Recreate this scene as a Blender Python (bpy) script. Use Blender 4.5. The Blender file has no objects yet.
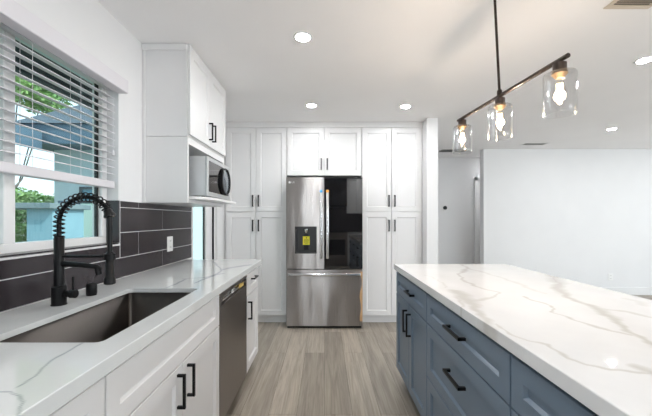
import bpy, bmesh, math, random
import numpy as np
from mathutils import Vector, Matrix

# ------------------------------------------------------------------ camera
C = bpy.context.scene.collection
F, VX, VY, CH = 317.0, 324.5, 219.3, 1.264      # focal length in px, vanishing point, camera height
cam_d = bpy.data.cameras.new('camera')
cam = bpy.data.objects.new('camera', cam_d); C.objects.link(cam)
cam.location = (0, 0, CH); cam.rotation_euler = (math.pi / 2, 0, 0)
cam_d.sensor_width = 36.0; cam_d.lens = 36.0 * F / 652.0
cam_d.shift_x = (326 - VX) / 652.0; cam_d.shift_y = (VY - 208) / 652.0
cam_d.clip_start = 0.02; cam_d.clip_end = 200
bpy.context.scene.camera = cam
sc = bpy.context.scene
sc.view_settings.view_transform = 'Standard'; sc.view_settings.look = 'None'
sc.view_settings.exposure = 0.36; sc.view_settings.gamma = 1.0
sc.view_settings.use_curve_mapping = False

# ------------------------------------------------------------------ world, sun, added fill lamps
w = bpy.data.worlds.new('sky'); sc.world = w; w.use_nodes = True
nt = w.node_tree; nt.nodes.clear()
wo = nt.nodes.new('ShaderNodeOutputWorld'); bg = nt.nodes.new('ShaderNodeBackground')
sky = nt.nodes.new('ShaderNodeTexSky'); sky.sky_type = 'NISHITA'; sky.sun_disc = False
sky.sun_elevation = math.radians(50); sky.sun_rotation = math.radians(60); sky.dust_density = 3.5; sky.air_density = 1.0
hz = nt.nodes.new('ShaderNodeMixRGB'); hz.blend_type = 'ADD'; hz.inputs[0].default_value = 1
sv = nt.nodes.new('ShaderNodeMixRGB'); sv.blend_type = 'MULTIPLY'; sv.inputs[0].default_value = 1
sv.inputs[2].default_value = (0.10, 0.10, 0.10, 1)
hz.inputs[2].default_value = (0.95, 1.05, 1.08, 1)
nt.links.new(sky.outputs[0], sv.inputs[1]); nt.links.new(sv.outputs[0], hz.inputs[1])
nt.links.new(hz.outputs[0], bg.inputs[0]); bg.inputs[1].default_value = 1.0
nt.links.new(bg.outputs[0], wo.inputs[0])

sun_d = bpy.data.lights.new('sun', 'SUN'); sun_d.energy = 3.2; sun_d.angle = math.radians(2); sun_d.color = (1, .96, .9)
sun = bpy.data.objects.new('sun', sun_d); C.objects.link(sun)
sun.rotation_euler = Vector((-0.62, 0.30, -0.72)).to_track_quat('-Z', 'Y').to_euler()

def fill_lamp(name, loc, target, sx, sy, power, col):
    d = bpy.data.lights.new(name, 'AREA'); d.shape = 'RECTANGLE'; d.size = sx; d.size_y = sy
    d.energy = power; d.color = col
    o = bpy.data.objects.new(name, d); C.objects.link(o); o.location = loc
    o.rotation_euler = (Vector(target) - Vector(loc)).to_track_quat('-Z', 'Y').to_euler()
    return o
COOL = (0.84, 0.93, 1.0)
fill_lamp('rear_fill_lamp', (4.3, -1.98, 1.35), (4.3, 3, 1.35), 3.4, 2.0, 64, COOL)  # unseen area lamp added behind the camera to brighten the room coolly
fill_lamp('side_fill_lamp', (8.02, 1.6, 1.35), (0, 1.6, 1.35), 3.4, 2.0, 52, COOL)  # unseen area lamp added at the right, cool fill for the room
fill_lamp('steel_streak_lamp', (-0.245, -1.98, 1.1), (-0.245, 3, 1.2), 0.09, 1.9, 9, COOL)  # added narrow lamp out of view, makes bright streaks on the fridge steel
CAN_STRENGTH = 295.0
BULB_STRENGTH = 38.0
H = 2.44

# ------------------------------------------------------------------ helpers
def at(x, y, Y): return Vector(((x - VX) * Y / F, Y, CH + (VY - y) * Y / F))
def onz(x, y, Z):
    Y = (CH - Z) * F / (y - VY); return ((x - VX) * Y / F, Y)

class MB:
    def __init__(s): s.bm = bmesh.new()
    def box(s, a, b, bev=0.0, seg=1):
        lo = [min(p, q) for p, q in zip(a, b)]; hi = [max(p, q) for p, q in zip(a, b)]
        v = [s.bm.verts.new((x, y, z)) for x in (lo[0], hi[0]) for y in (lo[1], hi[1]) for z in (lo[2], hi[2])]
        fs = [s.bm.faces.new([v[i] for i in f]) for f in ((0,1,3,2),(4,6,7,5),(0,4,5,1),(2,3,7,6),(0,2,6,4),(1,5,7,3))]
        if bev > 0:
            es = list({e for f in fs for e in f.edges})
            bmesh.ops.bevel(s.bm, geom=es, offset=bev, segments=seg, affect='EDGES', profile=0.5)
        return s
    def poly(s, pts, ext=None):
        v = [s.bm.verts.new(p) for p in pts]; f = s.bm.faces.new(v)
        if ext is not None:
            r = bmesh.ops.extrude_face_region(s.bm, geom=[f])
            bmesh.ops.translate(s.bm, verts=[g for g in r['geom'] if isinstance(g, bmesh.types.BMVert)], vec=ext)
        return s
    def rings(s, rings, closed=True, cap=True):
        vr = [[s.bm.verts.new(p) for p in r] for r in rings]
        n = len(vr[0])
        for a, b in zip(vr[:-1], vr[1:]):
            for i in range(n):
                j = (i + 1) % n
                s.bm.faces.new((a[i], a[j], b[j], b[i]))
        if cap: s.bm.faces.new(vr[0][::-1]); s.bm.faces.new(vr[-1])
        return s
    def lathe(s, origin, axis, prof, n=24, cap=True):
        o = Vector(origin); ax = Vector(axis).normalized()
        u = ax.orthogonal().normalized(); v = ax.cross(u)
        return s.rings([[o + ax * t + (u * math.cos(k*2*math.pi/n) + v * math.sin(k*2*math.pi/n)) * r for k in range(n)] for t, r in prof], cap=cap)
    def cyl(s, a, b, r, n=16, r2=None, bev=0.0):
        a = Vector(a); b = Vector(b); L = (b - a).length; r2 = r if r2 is None else r2
        pr = [(0, r), (L, r2)] if not bev else [(0, r-bev), (bev, r), (L-bev, r2), (L, r2-bev)]
        return s.lathe(a, b - a, pr, n)
    def tube(s, pts, r, n=10):
        pts = [Vector(p) for p in pts]; rs = []
        t = (pts[1] - pts[0]).normalized(); u = t.orthogonal().normalized()
        for i, p in enumerate(pts):
            t2 = (pts[min(i+1, len(pts)-1)] - pts[max(i-1, 0)]).normalized()
            q = t.rotation_difference(t2); u = q @ u; t = t2; v = t.cross(u)
            rr = r[i] if isinstance(r, (list, tuple)) else r
            rs.append([p + (u*math.cos(k*2*math.pi/n) + v*math.sin(k*2*math.pi/n))*rr for k in range(n)])
        return s.rings(rs)
    def build(s, name, m, parent=None, smooth=False, loc=None):
        bmesh.ops.recalc_face_normals(s.bm, faces=s.bm.faces)
        me = bpy.data.meshes.new(name); s.bm.to_mesh(me); s.bm.free()
        o = bpy.data.objects.new(name, me); C.objects.link(o)
        off = Vector((0, 0, 0)); p = parent
        while p is not None: off += p.location; p = p.parent
        if loc is not None: loc = Vector(loc); o.location = loc - off; off = loc
        me.transform(Matrix.Translation(-off))
        if parent: o.parent = parent
        for mm in (m if isinstance(m, (list, tuple)) else [m]): me.materials.append(mm)
        if smooth:
            for p_ in me.polygons: p_.use_smooth = True
            try: me.set_sharp_from_angle(angle=math.radians(38))
            except Exception: pass
        return o

def thing(name, loc, label, cat, group=None):
    o = bpy.data.objects.new(name, None); C.objects.link(o); o.location = loc; o.empty_display_size = .1
    return tag(o, label, cat, group)
def tag(o, label, cat, group=None):
    o['label'] = label; o['category'] = cat
    if group: o['group'] = group
    return o
def struct_empty(name, loc):
    o = bpy.data.objects.new(name, None); C.objects.link(o); o.location = loc; o.empty_display_size = .1
    o['kind'] = 'structure'; return o
def struct(o): o['kind'] = 'structure'; return o

def copy_tree(o, parent=None):
    c = o.copy(); C.objects.link(c); c.parent = parent
    for ch in list(o.children): copy_tree(ch, c)
    return c

# ------------------------------------------------------------------ materials
def mat(name, col, rough=.5, metal=0.0, spec=.5, coat=0.0, emit=None, es=0.0):
    m = bpy.data.materials.new(name); m.use_nodes = True
    b = m.node_tree.nodes['Principled BSDF']
    b.inputs['Base Color'].default_value = (*col, 1); b.inputs['Roughness'].default_value = rough
    b.inputs['Metallic'].default_value = metal; b.inputs['Specular IOR Level'].default_value = spec
    b.inputs['Coat Weight'].default_value = coat
    if emit: b.inputs['Emission Color'].default_value = (*emit, 1); b.inputs['Emission Strength'].default_value = es
    return m
def nodes(m): return m.node_tree, m.node_tree.nodes['Principled BSDF']
def mottled(name, c1, c2, scale, rough=.5, bump=0.0, stretch=(1, 1, 1), metal=0.0, detail=4, coat=0.0, spec=.5, bscale=None):
    m = mat(name, c1, rough, metal, spec, coat); t, b = nodes(m)
    tc = t.nodes.new('ShaderNodeTexCoord'); mp = t.nodes.new('ShaderNodeMapping'); mp.inputs['Scale'].default_value = stretch
    n = t.nodes.new('ShaderNodeTexNoise'); n.inputs['Scale'].default_value = scale; n.inputs['Detail'].default_value = detail
    r = t.nodes.new('ShaderNodeValToRGB'); r.color_ramp.elements[0].position = .3; r.color_ramp.elements[1].position = .7
    r.color_ramp.elements[0].color = (*c1, 1); r.color_ramp.elements[1].color = (*c2, 1)
    t.links.new(tc.outputs['Object'], mp.inputs[0]); t.links.new(mp.outputs[0], n.inputs[0])
    t.links.new(n.outputs[0], r.inputs[0]); t.links.new(r.outputs[0], b.inputs['Base Color'])
    if bump:
        n2 = t.nodes.new('ShaderNodeTexNoise'); n2.inputs['Scale'].default_value = bscale or scale
        t.links.new(mp.outputs[0], n2.inputs[0])
        bp = t.nodes.new('ShaderNodeBump'); bp.inputs['Strength'].default_value = bump; bp.inputs['Distance'].default_value = .01
        t.links.new(n2.outputs[0], bp.inputs['Height']); t.links.new(bp.outputs[0], b.inputs['Normal'])
    return m

M_wall = mottled('wall_paint', (.78, .78, .785), (.80, .80, .805), 3, .6, .03, bscale=60)
M_ceil = mottled('ceiling_paint', (.90, .89, .89), (.92, .91, .91), 2, .7, .03, bscale=50)
M_cab = mottled('white_cabinet_lacquer', (.77, .765, .765), (.79, .785, .785), 4, .32)
M_trim = mottled('white_trim_paint', (.80, .80, .80), (.83, .83, .82), 4, .4)
M_blue = mottled('slate_blue_lacquer', (.138, .190, .250), (.150, .204, .266), 4, .33)
M_black = mottled('matte_black_metal', (.004, .004, .0045), (.006, .006, .0065), 30, .3, spec=.22)
M_black_gloss = mat('black_gloss', (.006, .006, .007), .06, 0, .5, .3)
M_rubber = mottled('black_rubber', (.012, .012, .012), (.02, .02, .02), 20, .7)
M_blind = mottled('blind_white', (.70, .68, .71), (.72, .70, .73), 5, .45)
M_vinyl = mottled('window_vinyl', (.82, .82, .82), (.84, .84, .84), 5, .35)
M_tile = mottled('charcoal_tile', (.022, .0165, .020), (.032, .025, .029), 5, .25, .05, bscale=25)
M_grout = mottled('pale_grout', (.66, .65, .66), (.74, .73, .74), 40, .85)
M_plate = mottled('white_plastic', (.82, .82, .81), (.85, .85, .84), 10, .35)
M_dark = mat('dark_void', (.01, .01, .01), .8)
M_bronze = mottled('dark_bronze', (.035, .025, .02), (.05, .035, .028), 20, .35, metal=.6)
M_brass = mat('aged_brass', (.20, .14, .08), .45, 1)
M_edge_refl = mottled('tan_reflection', (.55, .34, .18), (.62, .40, .22), 20, .8)  # warm reflection put into a colour, for the freezer drawer edge
M_yellow = mottled('yellow_label', (.75, .68, .03), (.80, .72, .05), 10, .6)
M_bluedot = mottled('blue_sticker', (.02, .25, .55), (.03, .32, .62), 20, .5)
M_orange = mottled('orange_sticker', (.85, .38, .06), (.92, .48, .12), 20, .5)
M_steel_plain = mat('bright_steel', (.70, .70, .70), .22, 1)
M_chrome = mat('chrome', (.8, .8, .8), .08, 1)

def steel(name, c, rough, wave):
    m = mat(name, c, rough, 1.0); t, b = nodes(m)
    tc = t.nodes.new('ShaderNodeTexCoord')
    mp = t.nodes.new('ShaderNodeMapping'); mp.inputs['Scale'].default_value = (400, 400, 3)
    n = t.nodes.new('ShaderNodeTexNoise'); n.inputs['Scale'].default_value = 1; n.inputs['Detail'].default_value = 2
    t.links.new(tc.outputs['Object'], mp.inputs[0]); t.links.new(mp.outputs[0], n.inputs[0])
    mr = t.nodes.new('ShaderNodeMapRange'); mr.inputs[3].default_value = rough - .04; mr.inputs[4].default_value = rough + .06
    t.links.new(n.outputs[0], mr.inputs[0]); t.links.new(mr.outputs[0], b.inputs['Roughness'])
    mp2 = t.nodes.new('ShaderNodeMapping'); mp2.inputs['Scale'].default_value = (5, 5, 1.3)
    n2 = t.nodes.new('ShaderNodeTexNoise'); n2.inputs['Scale'].default_value = 1; n2.inputs['Detail'].default_value = 1
    t.links.new(tc.outputs['Object'], mp2.inputs[0]); t.links.new(mp2.outputs[0], n2.inputs[0])
    b.inputs['Anisotropic'].default_value = .92
    tz = t.nodes.new('ShaderNodeCombineXYZ'); tz.inputs[2].default_value = 1; t.links.new(tz.outputs[0], b.inputs['Tangent'])
    bp = t.nodes.new('ShaderNodeBump'); bp.inputs['Strength'].default_value = wave; bp.inputs['Distance'].default_value = .02
    t.links.new(n2.outputs[0], bp.inputs['Height']); t.links.new(bp.outputs[0], b.inputs['Normal'])
    return m
M_steel = steel('brushed_stainless', (.33, .31, .298), .28, .6)
M_steel_dw = steel('dishwasher_stainless', (.29, .262, .24), .32, .10)
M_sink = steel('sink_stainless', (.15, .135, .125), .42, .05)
M_mw = mat('silver_paint', (.55, .57, .58), .3, .5)

def glassy(name, tint=(1, 1, 1), refl=1.0, rough=0.0):
    # thin clear pane: mostly transparent, Fresnel reflections on top
    m = bpy.data.materials.new(name); m.use_nodes = True; t = m.node_tree; t.nodes.clear()
    o = t.nodes.new('ShaderNodeOutputMaterial'); mx = t.nodes.new('ShaderNodeMixShader')
    tr = t.nodes.new('ShaderNodeBsdfTransparent'); gl = t.nodes.new('ShaderNodeBsdfGlossy')
    fr = t.nodes.new('ShaderNodeLayerWeight'); fr.inputs[0].default_value = .5
    pw = t.nodes.new('ShaderNodeMath'); pw.operation = 'POWER'; pw.inputs[1].default_value = 4.0
    ml = t.nodes.new('ShaderNodeMath'); ml.operation = 'MULTIPLY_ADD'; ml.inputs[1].default_value = refl; ml.inputs[2].default_value = .045*refl; ml.use_clamp = True
    tr.inputs[0].default_value = (*tint, 1); gl.inputs['Roughness'].default_value = rough
    t.links.new(fr.outputs['Facing'], pw.inputs[0]); t.links.new(pw.outputs[0], ml.inputs[0]); t.links.new(ml.outputs[0], mx.inputs[0])
    t.links.new(tr.outputs[0], mx.inputs[1]); t.links.new(gl.outputs[0], mx.inputs[2]); t.links.new(mx.outputs[0], o.inputs[0])
    return m
M_glass = glassy('window_glass', (.88, .97, .98), .6)
M_shade_glass = glassy('shade_glass', (.95, .95, .95), 1.3, .06)

def frosted(name):
    m = bpy.data.materials.new(name); m.use_nodes = True; t = m.node_tree; t.nodes.clear()
    o = t.nodes.new('ShaderNodeOutputMaterial'); mx = t.nodes.new('ShaderNodeMixShader'); mx.inputs[0].default_value = .6
    tr = t.nodes.new('ShaderNodeBsdfTransparent'); tr.inputs[0].default_value = (.9, .97, .96, 1)
    df = t.nodes.new('ShaderNodeBsdfTranslucent'); df.inputs[0].default_value = (.75, .85, .84, 1)
    d2 = t.nodes.new('ShaderNodeBsdfDiffuse'); d2.inputs[0].default_value = (.6, .68, .67, 1)
    ad = t.nodes.new('ShaderNodeMixShader'); ad.inputs[0].default_value = .5
    t.links.new(df.outputs[0], ad.inputs[1]); t.links.new(d2.outputs[0], ad.inputs[2])
    t.links.new(tr.outputs[0], mx.inputs[1]); t.links.new(ad.outputs[0], mx.inputs[2]); t.links.new(mx.outputs[0], o.inputs[0])
    return m
M_screen = frosted('hazy_screened_glass')

def emis(name, col, s):
    m = bpy.data.materials.new(name); m.use_nodes = True; t = m.node_tree; t.nodes.clear()
    o = t.nodes.new('ShaderNodeOutputMaterial'); e = t.nodes.new('ShaderNodeEmission')
    e.inputs[0].default_value = (*col, 1); e.inputs[1].default_value = s; t.links.new(e.outputs[0], o.inputs[0]); return m
M_can = emis('led_diffuser', (.97, .985, 1), CAN_STRENGTH)
M_bulb = emis('filament_glow', (1, .66, .32), BULB_STRENGTH)

def floor_mat():
    m = mat('vinyl_plank', (.3, .26, .22), .42); t, b = nodes(m); N = t.nodes.new; L = t.links.new
    tc = N('ShaderNodeTexCoord'); mp = N('ShaderNodeMapping'); mp.inputs['Rotation'].default_value = (0, 0, math.pi/2)
    L(tc.outputs['Object'], mp.inputs[0])
    br = N('ShaderNodeTexBrick'); br.offset = .37; br.inputs['Scale'].default_value = 1
    br.inputs['Brick Width'].default_value = 1.5; br.inputs['Row Height'].default_value = .182
    br.inputs['Mortar Size'].default_value = .0011; br.inputs['Mortar Smooth'].default_value = .3; br.inputs['Bias'].default_value = 0
    br.inputs['Color1'].default_value = (.0, .0, .0, 1); br.inputs['Color2'].default_value = (1, 1, 1, 1); br.inputs['Mortar'].default_value = (.5, .5, .5, 1)
    L(mp.outputs[0], br.inputs[0])
    mp2 = N('ShaderNodeMapping'); mp2.inputs['Scale'].default_value = (20, 1.3, 1)
    L(tc.outputs['Object'], mp2.inputs[0])
    # each plank slides the grain by its own tone
    ad = N('ShaderNodeVectorMath'); ad.operation = 'ADD'; sc_ = N('ShaderNodeVectorMath'); sc_.operation = 'SCALE'; sc_.inputs['Scale'].default_value = 23
    L(br.outputs['Color'], sc_.inputs[0]); L(mp2.outputs[0], ad.inputs[0]); L(sc_.outputs[0], ad.inputs[1])
    n = N('ShaderNodeTexNoise'); n.inputs['Scale'].default_value = 1.0; n.inputs['Detail'].default_value = 8; n.inputs['Roughness'].default_value = .62; n.inputs['Distortion'].default_value = .6
    L(ad.outputs[0], n.inputs[0])
    r1 = N('ShaderNodeValToRGB'); e = r1.color_ramp.elements
    e[0].position = .28; e[0].color = (.20, .165, .13, 1); e[1].position = .70; e[1].color = (.50, .445, .37, 1)
    e2 = e.new(.5); e2.color = (.36, .315, .26, 1)
    mp3 = N('ShaderNodeMapping'); mp3.inputs['Scale'].default_value = (95, 3.2, 1); L(tc.outputs['Object'], mp3.inputs[0])
    n3 = N('ShaderNodeTexNoise'); n3.inputs['Scale'].default_value = 1.0; n3.inputs['Detail'].default_value = 4; L(mp3.outputs[0], n3.inputs[0])
    mix3 = N('ShaderNodeMixRGB'); mix3.inputs[0].default_value = .35; L(n.outputs[0], mix3.inputs[1]); L(n3.outputs[0], mix3.inputs[2])
    L(mix3.outputs[0], r1.inputs[0])
    mr = N('ShaderNodeMapRange'); mr.inputs[3].default_value = .80; mr.inputs[4].default_value = 1.20
    L(br.outputs['Color'], mr.inputs[0])
    mu = N('ShaderNodeVectorMath'); mu.operation = 'SCALE'; L(r1.outputs[0], mu.inputs[0]); L(mr.outputs[0], mu.inputs['Scale'])
    mx = N('ShaderNodeMixRGB'); L(br.outputs['Fac'], mx.inputs[0]); L(mu.outputs[0], mx.inputs[1]); mx.inputs[2].default_value = (.10, .085, .07, 1)
    L(mx.outputs[0], b.inputs['Base Color'])
    bp = N('ShaderNodeBump'); bp.inputs['Strength'].default_value = .12; bp.inputs['Distance'].default_value = .004
    L(n.outputs[0], bp.inputs['Height']); L(bp.outputs[0], b.inputs['Normal'])
    return m
M_floor = floor_mat()

def quartz(name, base, veinc):
    m = mat(name, base, .025, 0, .5); t, b = nodes(m); N = t.nodes.new; L = t.links.new
    at_ = N('ShaderNodeAttribute'); at_.attribute_name = 'vein'
    tc = N('ShaderNodeTexCoord'); n = N('ShaderNodeTexNoise'); n.inputs['Scale'].default_value = 6; n.inputs['Detail'].default_value = 5
    L(tc.outputs['Object'], n.inputs[0])
    r = N('ShaderNodeValToRGB'); r.color_ramp.elements[0].position = .35; r.color_ramp.elements[1].position = .75
    r.color_ramp.elements[0].color = (*base, 1); r.color_ramp.elements[1].color = tuple(c*.93 for c in base) + (1,)
    L(n.outputs[0], r.inputs[0])
    mx = N('ShaderNodeMixRGB'); L(at_.outputs['Fac'], mx.inputs[0]); L(r.outputs[0], mx.inputs[1]); mx.inputs[2].default_value = (*veinc, 1)
    L(mx.outputs[0], b.inputs['Base Color'])
    return m
M_quartz_isl = quartz('island_quartz', (.80, .80, .80), (.42, .385, .33))
M_quartz_left = quartz('sink_run_quartz', (.67, .685, .68), (.24, .27, .29))

# ------------------------------------------------------------------ room shell
XL, XR, YB, YF = -1.22, 7.9, -1.85, 5.30
struct(MB().box((XL-.15, YB-.15, -.12), (XR+.1, 6.6, 0)).build('floor', M_floor))
struct(MB().box((XL-.12, YB-.12, H), (XR+.12, 6.6, H+.2)).build('ceiling', M_ceil))
WY0, WY1, WZ0, WZ1 = .66, 1.878, 1.119, 2.085       # kitchen window hole
DY0, DY1, DZ1 = 2.945, 3.60, 2.05                   # patio door hole
m = MB()
def wl(y0, y1, z0, z1): m.box((XL-.13, y0, z0), (XL, y1, z1))
wl(YB, WY0, 0, H); wl(WY0, WY1, 0, WZ0); wl(WY0, WY1, WZ1, H); wl(WY1, DY0, 0, H); wl(DY0, DY1, DZ1, H); wl(DY1, 4.6, 0, H)
struct(m.build('wall_left', M_wall))
struct(MB().box((XL-.13, 4.47, 0), (1.19, 4.6, H)).build('wall_back', M_wall))
struct(MB().box((1.187, 3.675, 0), (1.317, 4.6, H), .002).build('wall_pier', M_wall))
struct(MB().box((2.66, YF, 0), (XR, YF+.12, H)).build('wall_far', M_wall))
struct(MB().box((.9, 6.03, 0), (4.6, 6.15, H)).build('wall_hall', M_wall))
struct(MB().box((.9, 4.6, 0), (1.0, 6.03, H)).build('wall_hall_left', M_wall))
struct(MB().box((4.5, YF+.12, 0), (4.6, 6.03, H)).build('wall_hall_right', M_wall))
m = MB(); 
def wr(y0, y1, z0, z1): m.box((XR, y0, z0), (XR+.1, y1, z1))
wr(YB, -.1, 0, H); wr(-.1, 3.3, 0, .35); wr(-.1, 3.3, 2.35, H); wr(3.3, 5.42, 0, H)
struct(m.build('wall_right', M_wall))
m = MB()
def wrr(x0, x1, z0, z1): m.box((x0, YB-.1, z0), (x1, YB, z1))
wrr(XL-.13, -.33, 0, H); wrr(-.33, -.16, 2.05, H); wrr(-.16, 2.6, 0, H); wrr(2.6, 6.0, 0, .35); wrr(2.6, 6.0, 2.35, H); wrr(6.0, XR+.1, 0, H)
struct(m.build('wall_rear', M_wall))

def baseboard(name, a, b): return struct(MB().box(a, b, .003).build(name, M_trim))
baseboard('baseboard_far', (2.66, YF-.014, 0), (XR, YF, .13))
baseboard('baseboard_hall', (1.0, 6.016, 0), (2.83, 6.03, .13))
baseboard('baseboard_pier', (1.187, 3.661, 0), (1.317, 3.675, .13))

# hall door with casing
d = struct_empty('door_2', (3.25, 6.03, 0))
m = MB(); m.box((2.845, 6.005, 0), (2.905, 6.03, 2.06), .003); m.box((3.66, 6.005, 0), (3.72, 6.03, 2.06), .003); m.box((2.845, 6.005, 2.0), (3.72, 6.03, 2.06), .003)
m.build('door_frame', M_trim, d)
MB().box((2.905, 6.017, .005), (3.66, 6.03, 2.0)).build('door_panel', M_trim, d)

# patio door at the far end of the left wall
d = struct_empty('door_1', (XL-.06, 3.25, 0))
m = MB(); m.box((XL-.13, DY0+.002, 0), (XL-.02, DY0+.045, DZ1-.002), .003); m.box((XL-.13, DY1-.045, 0), (XL-.02, DY1-.002, DZ1-.002), .003)
m.box((XL-.13, DY0+.045, DZ1-.045), (XL-.02, DY1-.045, DZ1-.002), .003); m.box((XL-.13, DY0+.045, .0), (XL-.02, DY1-.045, .03), .003)
m.build('door_frame', M_vinyl, d)
m = MB(); m.box((XL-.075, 3.36, .03), (XL-.035, 3.5545, DZ1-.045), .003); m.box((XL-.075, DY0+.045, .03), (XL-.035, DY0+.075, DZ1-.045), .003)
m.box((XL-.075, DY0+.075, .03), (XL-.035, 3.36, .12), .003); m.box((XL-.075, DY0+.075, 1.93), (XL-.035, 3.36, DZ1-.045), .003)
m.build('sash', M_vinyl, d)
m = MB(); m.box((XL-.063, 3.343, .12), (XL-.050, 3.3595, 1.93)); m.box((XL-.034, 3.535, .03), (XL-.018, 3.5545, DZ1-.045))
m.build('weather_strip', M_rubber, d)
MB().box((XL-.06, DY0+.075, .12), (XL-.054, 3.3425, 1.93)).build('pane', M_glass, d)

# kitchen window (slider): frame, sash, meeting stile, panes
wd = struct_empty('window_1', (XL-.09, 1.27, WZ0))
XW0, XW1 = XL-.125, XL-.066
m = MB()
m.box((XW0, WY0+.001, WZ0+.001), (XW1, WY1-.001, WZ0+.045), .003); m.box((XW0, WY0+.001, WZ1-.04), (XW1, WY1-.001, WZ1-.001), .003)
m.box((XW0, WY0+.001, WZ0+.045), (XW1, WY0+.045, WZ1-.04), .003); m.box((XW0, WY1-.045, WZ0+.045), (XW1, WY1-.001, WZ1-.04), .003)
m.box((XW0+.01, 1.274, WZ0+.045), (XW1-.004, 1.325, WZ1-.04), .003)
m.build('window_frame', M_vinyl, wd)
m = MB(); m.box((XW0+.022, WY1-.057, WZ0+.045), (XW0+.038, WY1-.0455, WZ1-.04))
m.build('gasket', M_rubber, wd)
MB().box((XW0+.028, 1.3255, WZ0+.045), (XW0+.032, WY1-.0575, WZ1-.04)).build('pane', M_glass, wd)
MB().box((XW0+.028, WY0+.045, WZ0+.045), (XW0+.032, 1.2735, WZ1-.04)).build('screened_pane', M_screen, wd)

# ------------------------------------------------------------------ backsplash tiles
TX = XL + .010                                   # tile face
CT = .914
m = MB(); g = MB()
rows = []
z = CT + .002
zs = [CT+.002, 1.035, 1.185, 1.335, 1.375]
g.box((XL+.0005, -1.2, CT+.001), (TX-.002, WY1, WZ0-.001)); g.box((XL+.0005, WY1, CT+.001), (TX-.002, 2.885, 1.374))
for i in range(len(zs)-1):
    z0, z1 = zs[i]+.002, zs[i+1]-.002
    off = 0 if i % 2 == 0 else 1
    for k in range(-8, 4):
        y0 = 2.37 + .61*k - (.305 if off else 0); y1 = y0 + .61
        y0 += .002; y1 -= .002
        if i == 0: zz1 = z1
        if z0 < WZ0 - .01:                       # strip below the window
            a, b = max(y0, -1.2), min(y1, 1.8745); zt = min(z1, WZ0-.0005)
            if i == 1: zt = min(z1, WZ0 - .010)
            if b - a > .01: m.box((XL+.002, a, z0), (TX, b, zt), .001)
        a, b = max(y0, 1.8745 if z1 < 1.11 else 1.8815), min(y1, 2.885)
        if b - a > .01: m.box((XL+.002, a, z0), (TX, b, z1), .001)
# tiled return into the window recess and tiled sill
m.box((XW1+.001, WY1-.012, WZ0+.008), (TX-.003, WY1-.0005, 1.375), .001)
m.box((XW1+.001, WY0+.002, WZ0+.0005), (TX, WY1-.014, WZ0+.0075), .001)
bs = struct(g.build('trim_1', M_grout))
bt = m.build('tiles', M_tile, bs)

def outlet(c, axis, label, mat_=M_plate):
    o = thing('wall_outlet', c, label, 'outlet'); c = Vector(c)
    def bx(u0, u1, z0, z1, n0, n1):
        if axis == 'X': return ((c.x+n0, c.y+u0, c.z+z0), (c.x+n1, c.y+u1, c.z+z1))
        return ((c.x+u0, c.y-n0, c.z+z0), (c.x+u1, c.y-n1, c.z+z1))
    MB().box(*bx(-.043, .043, -.058, .058, 0, .006), .002).build('cover_plate', mat_, o)
    for s in (-1, 1):
        MB().box(*bx(-.017, .017, s*.024-.016, s*.024+.016, .006, .008), .0015).build('socket', mat_, o)
    for s in (-1, 1):
        for u in (-.007, .007): MB().box(*bx(u-.0012, u+.0012, s*.024-.006, s*.024+.006, .008, .0085)).build('slot', M_dark, o)
outlet((TX+.0006, 2.475, 1.072), 'X', 'white duplex outlet on the charcoal tiled backsplash')
outlet((4.78, YF-.0006, .30), 'Y', 'small white outlet low on the far living room wall')

# ------------------------------------------------------------------ countertops with traced veins
def veins_value(P, lines, wq=1.0):
    out = np.zeros(len(P))
    X, Y = P[:, 0], P[:, 1]
    wx = X + wq*(.006*np.sin(31*Y+2) + .004*np.sin(67*Y+11*X) + .0025*np.sin(140*X+90*Y))
    wy = Y + wq*(.006*np.sin(29*X+1) + .004*np.sin(59*X-17*Y) + .0025*np.sin(150*Y-80*X))
    for pts, width, amp in lines:
        pts = np.array(pts); best = np.full(len(P), 9.0); wloc = np.full(len(P), width)
        s = 0
        for a, b in zip(pts[:-1], pts[1:]):
            ab = b - a; L = ab @ ab + 1e-9
            t = np.clip(((wx-a[0])*ab[0] + (wy-a[1])*ab[1]) / L, 0, 1)
            dd = np.hypot(wx-a[0]-t*ab[0], wy-a[1]-t*ab[1]); best = np.minimum(best, dd)
        ww = width * (1.75 if wq == 1.0 else 1.35) * (.80 + .45*np.sin(9*X+7*Y+width*900) * np.sin(5*Y-3*X))
        out = np.maximum(out, amp * np.clip(1.25 - best/np.maximum(ww, .0015), 0, 1)**.8)
        if width > .012: out = np.maximum(out, .12*amp * np.exp(-(best/(width*4))**2))
    return np.clip(out, 0, 1)

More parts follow.
